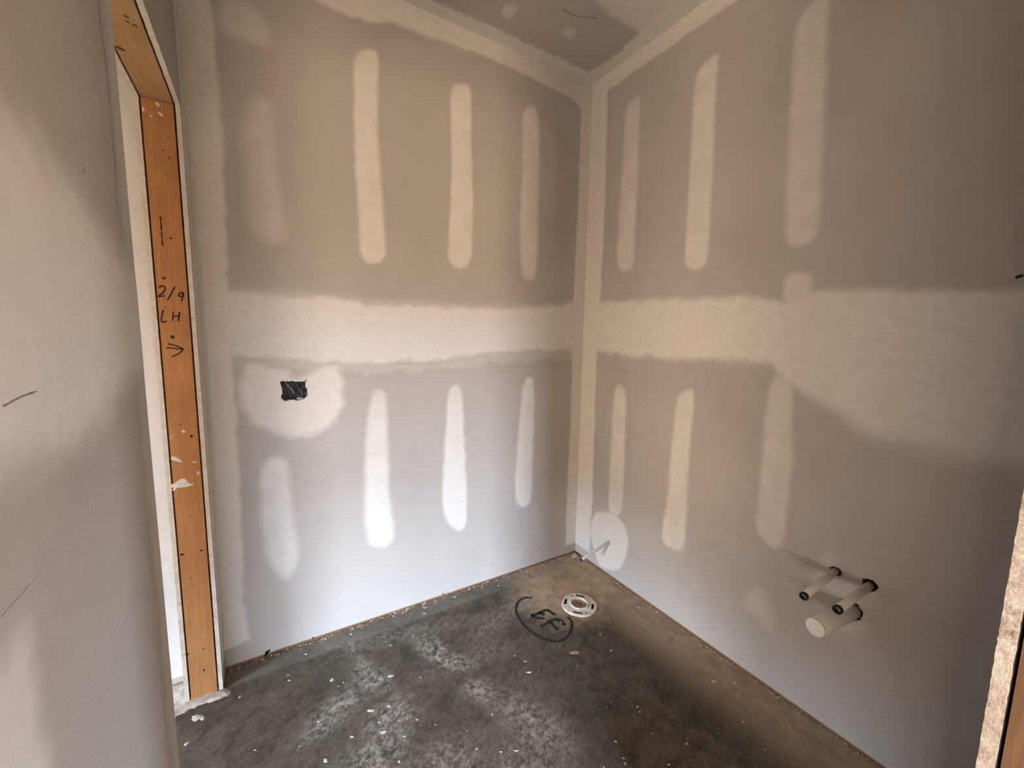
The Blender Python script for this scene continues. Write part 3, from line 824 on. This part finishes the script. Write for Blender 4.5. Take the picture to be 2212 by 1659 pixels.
box('dark_gap_filler', -1.9025, -1.8160, -YJ + .0395, -.0005, .0004, H - .01, MAT['hole_black'], wallC)  # black block added to darken the gaps beside the stud and stop leaks

# rough frame of that doorway
door1 = empty('door_1', (-1.86, -.5, 0), label='rough wooden door frame marked 2/4 LH in the side doorway', cat='door frame', kind='structure')


def under(o, parent):
    o.parent = parent
    o.matrix_parent_inverse = Matrix.Translation(-parent.location)
    return o


def PAR(o, parent):
    return under(o, parent)


sx0, sx1 = -1.8982, -1.8203
stud = PAR(box('jamb_stud', sx0, sx1, -YJ, -YJ + .038, .004, HJ - .0015, MAT['stud_wood']), door1)
stud['label'] = 'orange-brown wooden jamb stud with black marker writing'
PAR(box('jamb_stud', sx0, sx1, -YE - .038, -YE, .004, HJ - .0015, MAT['stud_wood']), door1)
head = PAR(box('header_board', sx0, sx1, -YE - .04, -YJ + .04, HJ, HJ + .235, MAT['header_wood']), door1)
for (u, v), a, b in (((-1.8474, -0.5152), 0.006, 0.0035), ((-1.8485, -0.4947), 0.004, 0.003), ((-1.8368, -0.4887), 0.006, 0.004), ((-1.8903, -0.363), 0.01, 0.007), ((-1.8179, -0.2062), 0.004, 0.003)):
    blob('knot', lambda x, y, d: (x, y, HJ - d), oval(u, v, a, b, 9, .3, .4), MAT['knot_wood'], head, .0004)
pls = P_S
for i, q in enumerate(D['ink']):
    ribbon('marker_writing', pls, q, .0042, MAT['marker_ink'], stud, .0004, seed=i, jit=.15, taper=False)
ribbon('wood_crack', pls, D['crack'], .0028, MAT['hole_black'], stud, .0003, jit=.6)
for i, ((u, v), a, b) in enumerate(D['holes']):
    blob('nail_hole', pls, oval(u, v, a * .55, b * .6, 9, .2, seed=i), MAT['hole_black'], stud, .0003)
for q in D['splat']:
    blob('mud_splat', pls, q, MAT['stud_mud'], stud, .0012)

# ------------------------------------------------------------------ front wall with the doorway the camera looks through
wallD = empty('wall_front', label='cut gypsum board edge beside the near doorway at right', cat='wall', kind='structure')
XL = -1.80
o = rough_board('drywall_panel', [XD, YD - BD, .01], [0, YD, HD], BD, 2, 0, 420, .0014, dw, wallD, seed=21)
two_mat(o, 0, -1)
o.data.materials[1] = MAT['dirty_edge']
for p in o.data.polygons:
    if abs(p.normal[0]) > .35 and p.center[0] < XD + .01: p.material_index = 1
boxes('drywall_panel', [(-W, 0, YD - BD, YD, HD, H)], dw, wallD)
boxes('drywall_panel', [(XD, OUT_XR, YD - .114, YD - .1013, .01, H), (-W - .114, XD, YD - .114, YD - .1013, HD, H),
                        (-W - .114, -W, YD - .114, YD - .1013, .01, H), (OUT_XL, -3.7, YD - .114, YD - .1013, .01, H)], dw, wallD)
blob('mud_dab', lambda u, v, d: (XD - d, u, v), oval(YD - .010, 1.192, .006, .022, 10, .25, .1, 4), MAT['white_cap'], wallD, .004)
blob('screw_dimple', lambda u, v, d: (XD - .0014 - d, u, v), oval(YD - .0105, 1.045, .0024, .0040, 10, .1, 0, 4), MAT['scratch'], wallD, .0004)
door2 = empty('door_2', (-1.35, YD, 0), label='rough door frame stud at the lower right edge', cat='door frame', kind='structure')
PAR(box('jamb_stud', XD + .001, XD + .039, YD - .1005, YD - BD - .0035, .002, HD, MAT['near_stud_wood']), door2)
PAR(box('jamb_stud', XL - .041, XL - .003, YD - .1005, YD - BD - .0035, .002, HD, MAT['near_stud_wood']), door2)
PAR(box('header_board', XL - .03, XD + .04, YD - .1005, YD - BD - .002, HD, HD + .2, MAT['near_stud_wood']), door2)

# ------------------------------------------------------------------ hall and the unfinished room behind the camera
hb = box('wall_hall_back', -3.7, xo, .0, .0127, .011, H, dw)
tag(hb, 'pale wall strip seen through the side doorway', 'wall', 'structure')
box('bottom_plate', -3.7, xo, .003, .1, .0005, .038, MAT['plate_wood'], hb)
patch('joint_compound', P_A, -3.69, xo - .001, .035, H - .001, .02, lambda U, V: .95 + 0 * U, hb)
y0, y1, z0, z1 = FILL_GAP4
tag(boxes('wall_hall_left', [(-3.8, -3.7, YD - .114, y0, 0, H), (-3.8, -3.7, y1, .0127, 0, H), (-3.8, -3.7, y0, y1, 0, z0), (-3.8, -3.7, y0, y1, z1, H)], dw), 'far side wall of the hall', 'wall', 'structure')
ob = MAT['warm_bounce_tan']
tag(boxes('hall_light_screen', [(-3.7, -2.48, YD - .114, YD - .05, 0, H), (-2.06, -W - .114, YD - .114, YD - .05, 0, H), (-2.48, -2.06, YD - .114, YD - .05, HJ, H), (-2.48, -2.06, YD - .114, YD - .05, 0, 1.0)], dw), 'added unseen wall with a gap, shaping the light in the hall', 'wall', 'structure')  # added to block light, its gap lets some through to the hall end
y0, y1, z0, z1 = FILL_GAP3
tag(boxes('wall_outer_left', [(OUT_XL - .12, OUT_XL, OUT_Y, y0, 0, H), (OUT_XL - .12, OUT_XL, y1, YD - .1, 0, H),
                              (OUT_XL - .12, OUT_XL, y0, y1, 0, z0), (OUT_XL - .12, OUT_XL, y0, y1, z1, H)], ob), 'left wall of the room behind the camera', 'wall', 'structure')
x0, x1, z0, z1 = WIN1
ya, yb = OUT_Y - .12, OUT_Y
tag(boxes('wall_outer_front', [(OUT_XL - .12, x0, ya, yb, 0, H), (x1, OUT_XR + .12, ya, yb, 0, H),
                               (x0, x1, ya, yb, 0, z0), (x0, x1, ya, yb, z1, H)], ob),
    'far wall of the room behind the camera', 'wall', 'structure')
fw = .04
tag(boxes('window_1', [(x0, x0 + fw, OUT_Y - .05, OUT_Y - .01, z0, z1), (x1 - fw, x1, OUT_Y - .05, OUT_Y - .01, z0, z1),
                       (x0 + fw, x1 - fw, OUT_Y - .05, OUT_Y - .01, z0, z0 + fw), (x0 + fw, x1 - fw, OUT_Y - .05, OUT_Y - .01, z1 - fw, z1)], MAT['white_frame']),
    'white window frame behind the camera', 'window', 'structure')
y0, y1, z0, z1 = FILL_GAP2
tag(boxes('wall_outer_right', [(OUT_XR, OUT_XR + .12, OUT_Y, y0, 0, H), (OUT_XR, OUT_XR + .12, y1, YD - .1, 0, H),
                               (OUT_XR, OUT_XR + .12, y0, y1, 0, z0), (OUT_XR, OUT_XR + .12, y0, y1, z1, H)], ob),
    'right wall of the room behind the camera', 'wall', 'structure')

# ------------------------------------------------------------------ wiring box
bx = np.array(hole_box)
ux0, ux1 = bx[:, 0].min() - .004, bx[:, 0].max() + .004
uz0, uz1 = bx[:, 1].min() - .003, bx[:, 1].max() + .003
eb = empty('electrical_box', ((ux0 + ux1) / 2, .02, uz0), label='black plastic wiring box stuffed with wires in the back wall', cat='electrical box')
vv = []
t = .003
PAR(boxes('box_shell', [(ux0 - t, ux1 + t, .075, .078, uz0 - t, uz1 + t), (ux0 - t, ux0, .0135, .075, uz0 - t, uz1 + t), (ux1, ux1 + t, .0135, .075, uz0 - t, uz1 + t),
                        (ux0, ux1, .0135, .075, uz0 - t, uz0), (ux0, ux1, .0135, .075, uz1, uz1 + t)], MAT['box_plastic']), eb)


def bpt(px, py, d):     # fractions of the opening
    return (ux0 + (ux1 - ux0) * px, d, uz0 + (uz1 - uz0) * py)


wires = [('wire_red', .0016, [(.12, .35, .02), (.2, .2, .018), (.35, .13, .016), (.5, .25, .014), (.56, .5, .02), (.62, .8, .04), (.6, .97, .06)]),
         ('wire_grey', .0016, [(.22, .95, .05), (.2, .6, .02), (.21, .3, .016), (.24, .2, .03), (.3, .12, .05)]),
         ('wire_red', .0015, [(.16, .95, .05), (.17, .7, .025), (.15, .45, .018), (.2, .22, .014), (.28, .15, .03)]),
         ('sheath', .0034, [(.18, .92, .06), (.26, .75, .03), (.4, .55, .022), (.5, .32, .03), (.52, .2, .06)]),
         ('wire_grey', .0042, [(.36, .97, .06), (.44, .75, .035), (.5, .6, .04), (.52, .45, .065)]),
         ('wire_grey', .0036, [(.56, .97, .05), (.6, .75, .025), (.64, .58, .03), (.66, .45, .06)]),
         ('sheath', .0015, [(.62, .55, .03), (.74, .4, .016), (.75, .25, .016), (.66, .19, .016), (.56, .25, .03)]),
         ('wire_black', .0022, [(.6, .8, .03), (.72, .6, .018), (.85, .4, .016), (.95, .25, .03)]),
         ('wire_red', .0013, [(.8, .95, .04), (.9, .7, .02), (.95, .45, .02), (.86, .3, .03)]),
         ('wire_copper', .0032, [(.8, .62, .03), (.78, .5, .024), (.79, .44, .04)]),
         ('sheath', .0020, [(.86, .45, .02), (.9, .25, .018), (.94, .12, .03)]),
         ('wire_grey', .0022, [(.05, .9, .04), (.06, .5, .02), (.08, .2, .02), (.2, .06, .02), (.5, .07, .03)])]
for mt, r, pts in wires:
    PAR(mesh('wire', *tube(smooth_path([bpt(*q) for q in pts], 5), r, 7), MAT[mt], None, True), eb)
PAR(mesh('cable_sheath', *tube([bpt(.57, .10, .02), bpt(.66, .085, .017), bpt(.79, .10, .020)], [.0048, .0052, .0046], 9), MAT['pale_sheath'], None, True), eb)

# ------------------------------------------------------------------ pipes out of the right wall
def pipe(name, pp, label, part, capname, capm, caplen, capover, group=None, inner=None):
    (wy, wz), (ey, ez) = pp['w'], pp['e']
    L, r = pp['L'], pp['r']
    ax = Vector((-L, ey - wy, ez - wz))
    p0 = Vector((.06, wy - (ey - wy) * .06 / L, wz - (ez - wz) * .06 / L))
    p1 = Vector((-L, ey, ez))
    dn = ax.normalized()
    root = empty(name, (0, wy, wz), label=label, cat='pipe', group=group)
    PAR(mesh(part, *tube([p0, p0.lerp(p1, .5), p1 - dn * caplen * .6], r, 24), MAT['white_pvc'], None, True), root)
    c0 = p1 - dn * caplen
    rr = r * capover
    vv_, ff_ = tube([c0, c0 + dn * .0006, p1 - dn * .0015, p1 - dn * .0004, p1], [rr * .97, rr, rr, rr * .96, rr * .86], 24)
    cap = PAR(mesh(capname, vv_, ff_, capm, None, True), root)
    for p in cap.data.polygons:
        if len(p.vertices) > 4: p.use_smooth = False
    if inner:
        mesh('plug_glint', *ring_strip(p1, dn, rr * .45, rr * .62, .0012), MAT['pale_sheath'], cap, False)  # pale arc painted on the plug as its highlight
    return root


def ring_strip(c, dn, r0, r1, h, a0=-.6, a1=1.5, n=10):
    e1 = dn.orthogonal().normalized()
    e1 = (Vector((0, -1, .5)) - dn * Vector((0, -1, .5)).dot(dn)).normalized()
    e2 = dn.cross(e1)
    vs_, fs = [], []
    for i in range(n + 1):
        a = a0 + (a1 - a0) * i / n
        dr = e1 * math.cos(a) + e2 * math.sin(a)
        vs_ += [tuple(c + dr * r0), tuple(c + dr * r0 + dn * h), tuple(c + dr * r1 + dn * h), tuple(c + dr * r1)]
    for i in range(n):
        a, b = i * 4, i * 4 + 4
        fs += [(a, a + 1, b + 1, b), (a + 1, a + 2, b + 2, b + 1), (a + 2, a + 3, b + 3, b + 2)]
    fs += [(0, 1, 2, 3), (n * 4, n * 4 + 1, n * 4 + 2, n * 4 + 3)]
    return vs_, fs


pipe('supply_pipe', PIPES[0], 'thin white supply pipe with black end, left of the fat drain pipe', 'tube', 'end_plug', MAT['black_cap'], .010, 1.08, 'sink supply pipes', True)
pipe('supply_pipe', PIPES[1], 'thin white supply pipe with black end, crossing above the fat drain pipe', 'tube', 'end_plug', MAT['black_cap'], .010, 1.08, 'sink supply pipes', True)
pipe('drain_pipe', PIPES[2], 'thick white plastic drain pipe closed with a flat white cap', 'tube', 'end_cap', MAT['white_cap'], .006, 1.02)
pipe('supply_pipe', PIPES[3], 'small white pipe stub low in the room corner by the floor flange', 'tube', 'end_plug', MAT['black_cap'], .007, 1.15, None, True)

# ------------------------------------------------------------------ toilet flange
FX, FY = -.3164, -.4068
fl = empty('toilet_flange', (FX, FY, 0), label='round off-white plastic toilet flange set in the floor', cat='flange')
NA = 144
rad = [.046, .0475,   .058, .0615, .0740, .0800, .0855, .0870]
hz = [.0085, .0095, .0095, .0095, .0095, .0095, .0090, .0055]
slots = []          # (angle0, angle1, ring0, ring1) in degrees
for k in range(4):
    b0 = k * 90 + 18
    slots += [(b0, b0 + 32, 3, 4), (b0 + 32, b0 + 37.5, 3, 5)]
    slots += [(b0 + 52, b0 + 57.5, 3, 5)] if k % 2 == 0 else [(b0 + 50, b0 + 52.5, 4, 7)]
    slots += [(b0 + 62, b0 + 64.5, 4, 7)] if k % 2 == 0 else []


def in_slot(k, i):
    a = (k + .5) * 360 / NA
    return any(s[2] <= i < s[3] and s[0] <= a % 360 < s[1] for s in [(q[0] % 360, q[0] % 360 + q[1] - q[0], q[2], q[3]) for q in slots])


vs_, fs = [], []
NR = len(rad)
for k in range(NA):
    a = 2 * math.pi * k / NA
    for i in range(NR): vs_.append((rad[i] * math.cos(a), rad[i] * math.sin(a), hz[i]))
    for i in range(NR): vs_.append((rad[i] * math.cos(a), rad[i] * math.sin(a), .0004))
for k in range(NA):
    k2 = (k + 1) % NA
    A_, B_ = k * 2 * NR, k2 * 2 * NR
    for i in range(NR - 1):
        if not in_slot(k, i):
            fs.append((A_ + i, A_ + i + 1, B_ + i + 1, B_ + i))
            for kk, (P, Q) in (((k - 1) % NA, (A_, A_)), (k2, (B_, B_))):
                if in_slot(kk, i):
                    fs.append((P + i, P + i + 1, P + NR + i + 1, P + NR + i))
            for ii, e in ((i - 1, i), (i + 1, i + 1)):
                if 0 <= ii < NR - 1 and in_slot(k, ii):
                    fs.append((A_ + e, B_ + e, B_ + NR + e, A_ + NR + e))
    fs.append((A_ + NR - 1, B_ + NR - 1, B_ + 2 * NR - 1, A_ + 2 * NR - 1))
    fs.append((A_, B_, B_ + NR, A_ + NR))
ring = link('flange_ring', bpy.data.meshes.new('flange_ring'), MAT['flange_plastic'], fl)
ring.data.from_pydata(vs_, [], fs); ring.data.update()
ring.rotation_euler.z = .12


def lathe(name, prof, mat, parent, n=48):
    vs_, fs = [], []
    m = len(prof)
    for k in range(n):
        a = 2 * math.pi * k / n
        vs_ += [(r * math.cos(a), r * math.sin(a), z) for r, z in prof]
    for k in range(n):
        a, b = k * m, ((k + 1) % n) * m
        fs += [(a + i, a + i + 1, b + i + 1, b + i) for i in range(m - 1)]
    o = mesh(name, vs_, fs, mat, parent, True)
    return o


lathe('slot_shade', [(.0455, .0080), (.0850, .0080)], MAT['hole_black'], fl)  # black sheet just below the slots, painted in as their shade
lathe('inner_collar', [(.0395, .003), (.0395, .0150), (.0405, .0160), (.0440, .0160), (.0452, .0150), (.0462, .0070)], MAT['flange_plastic'], fl)
lathe('test_plate', [(.0001, .0062), (.010, .0068), (.011, .0058), (.024, .0058), (.026, .0072), (.0396, .0066)], MAT['dirty_plate'], fl)

# ------------------------------------------------------------------ marks, splats and crumbs on the slab
ribbon('spray_ring', P_F, D['ring'], .0135, MAT['spray_mark'], floor, .0005, 6, .22, 2)
for i, q in enumerate(D['ef']):
    ribbon('spray_letter_stroke', P_F, q, .017, MAT['spray_mark'], floor, .0005, 5, .25, i)
for i, (x, y, a, b) in enumerate(D['fsplat']):
    blob('mud_splat', P_F, oval(x, y, a * .82, b * .64, 13, .42, -.55, i), MAT['dry_mud'], floor, .0012)
dm = D['doormud']
patch('threshold_mud', P_F, -2.02, -1.775, -.175, .03, .005,
      lambda U, V: soft(sdf(dm, U, V), .006, U, V, .012, 90), floor, .0004, .004, None, MAT['dusty_mud'])
for i in range(30):      # small specks of trodden plaster
    rr = random.Random(i + 400)
    x, y = rr.uniform(-1.65, -.3), rr.uniform(-1.15, -.12)
    s = rr.uniform(.0012, .0030)
    blob('mud_speck', P_F, oval(x, y, s * rr.uniform(1, 2), s, 7, .35, rr.uniform(0, 3), i), MAT['dry_mud'], floor, .0008)
wc = mesh('wood_chip', *[[(u, v, z) for z in (.0005, .003) for u, v in D['chip']],
                          [tuple(range(5)), tuple(range(5, 10))] + [(i, (i + 1) % 5, 5 + (i + 1) % 5, 5 + i) for i in range(5)]], MAT['crumb'], None, False,
          (D['chip'][0][0], D['chip'][0][1], 0))
wc.location = (D['chip'][0][0], D['chip'][0][1], 0)
tag(wc, 'pale wood splinter lying on the concrete below the spray-painted circle', 'wood chip')


def crumbs(name, n, fn, label, seed):
    rnd = random.Random(seed)
    vs_, fs = [], []
    for _ in range(n):
        x, y = fn(rnd)
        s = rnd.choice((.001, .0014, .0018, .003)) * rnd.uniform(.7, 1.5)
        a = rnd.uniform(0, 6.28)
        b = len(vs_)
        for zz_, k in ((.0002, 1.0), (s * rnd.uniform(.5, 1.1), .6)):
            for q in range(4):
                t_ = a + q * math.pi / 2
                vs_.append((x + s * k * math.cos(t_) * rnd.uniform(.8, 1.9), y + s * k * math.sin(t_) * rnd.uniform(.7, 1.2), zz_))
        fs += [tuple(b + i for i in f) for f in ((0, 1, 2, 3), (4, 5, 6, 7), (0, 1, 5, 4), (1, 2, 6, 5), (2, 3, 7, 6), (3, 0, 4, 7))]
    o = mesh(name, vs_, fs, MAT['crumb'])
    tag(o, label, 'debris', 'stuff')
    return o


crumbs('plaster_crumbs', 560, lambda r: (r.uniform(-1.79, -.01), -abs(r.gauss(0, .012)) - .001), 'line of plaster crumbs along the foot of the back wall', 1)
crumbs('plaster_crumbs', 560, lambda r: (-abs(r.gauss(0, .012)) - .001, r.uniform(-1.75, -.01)), 'line of plaster crumbs along the foot of the right wall', 2)
blob('corner_mud', P_F, oval(-.03, -.03, .026, .022, 12, .3, .3, 8), MAT['dusty_mud'], floor, .012, .5)
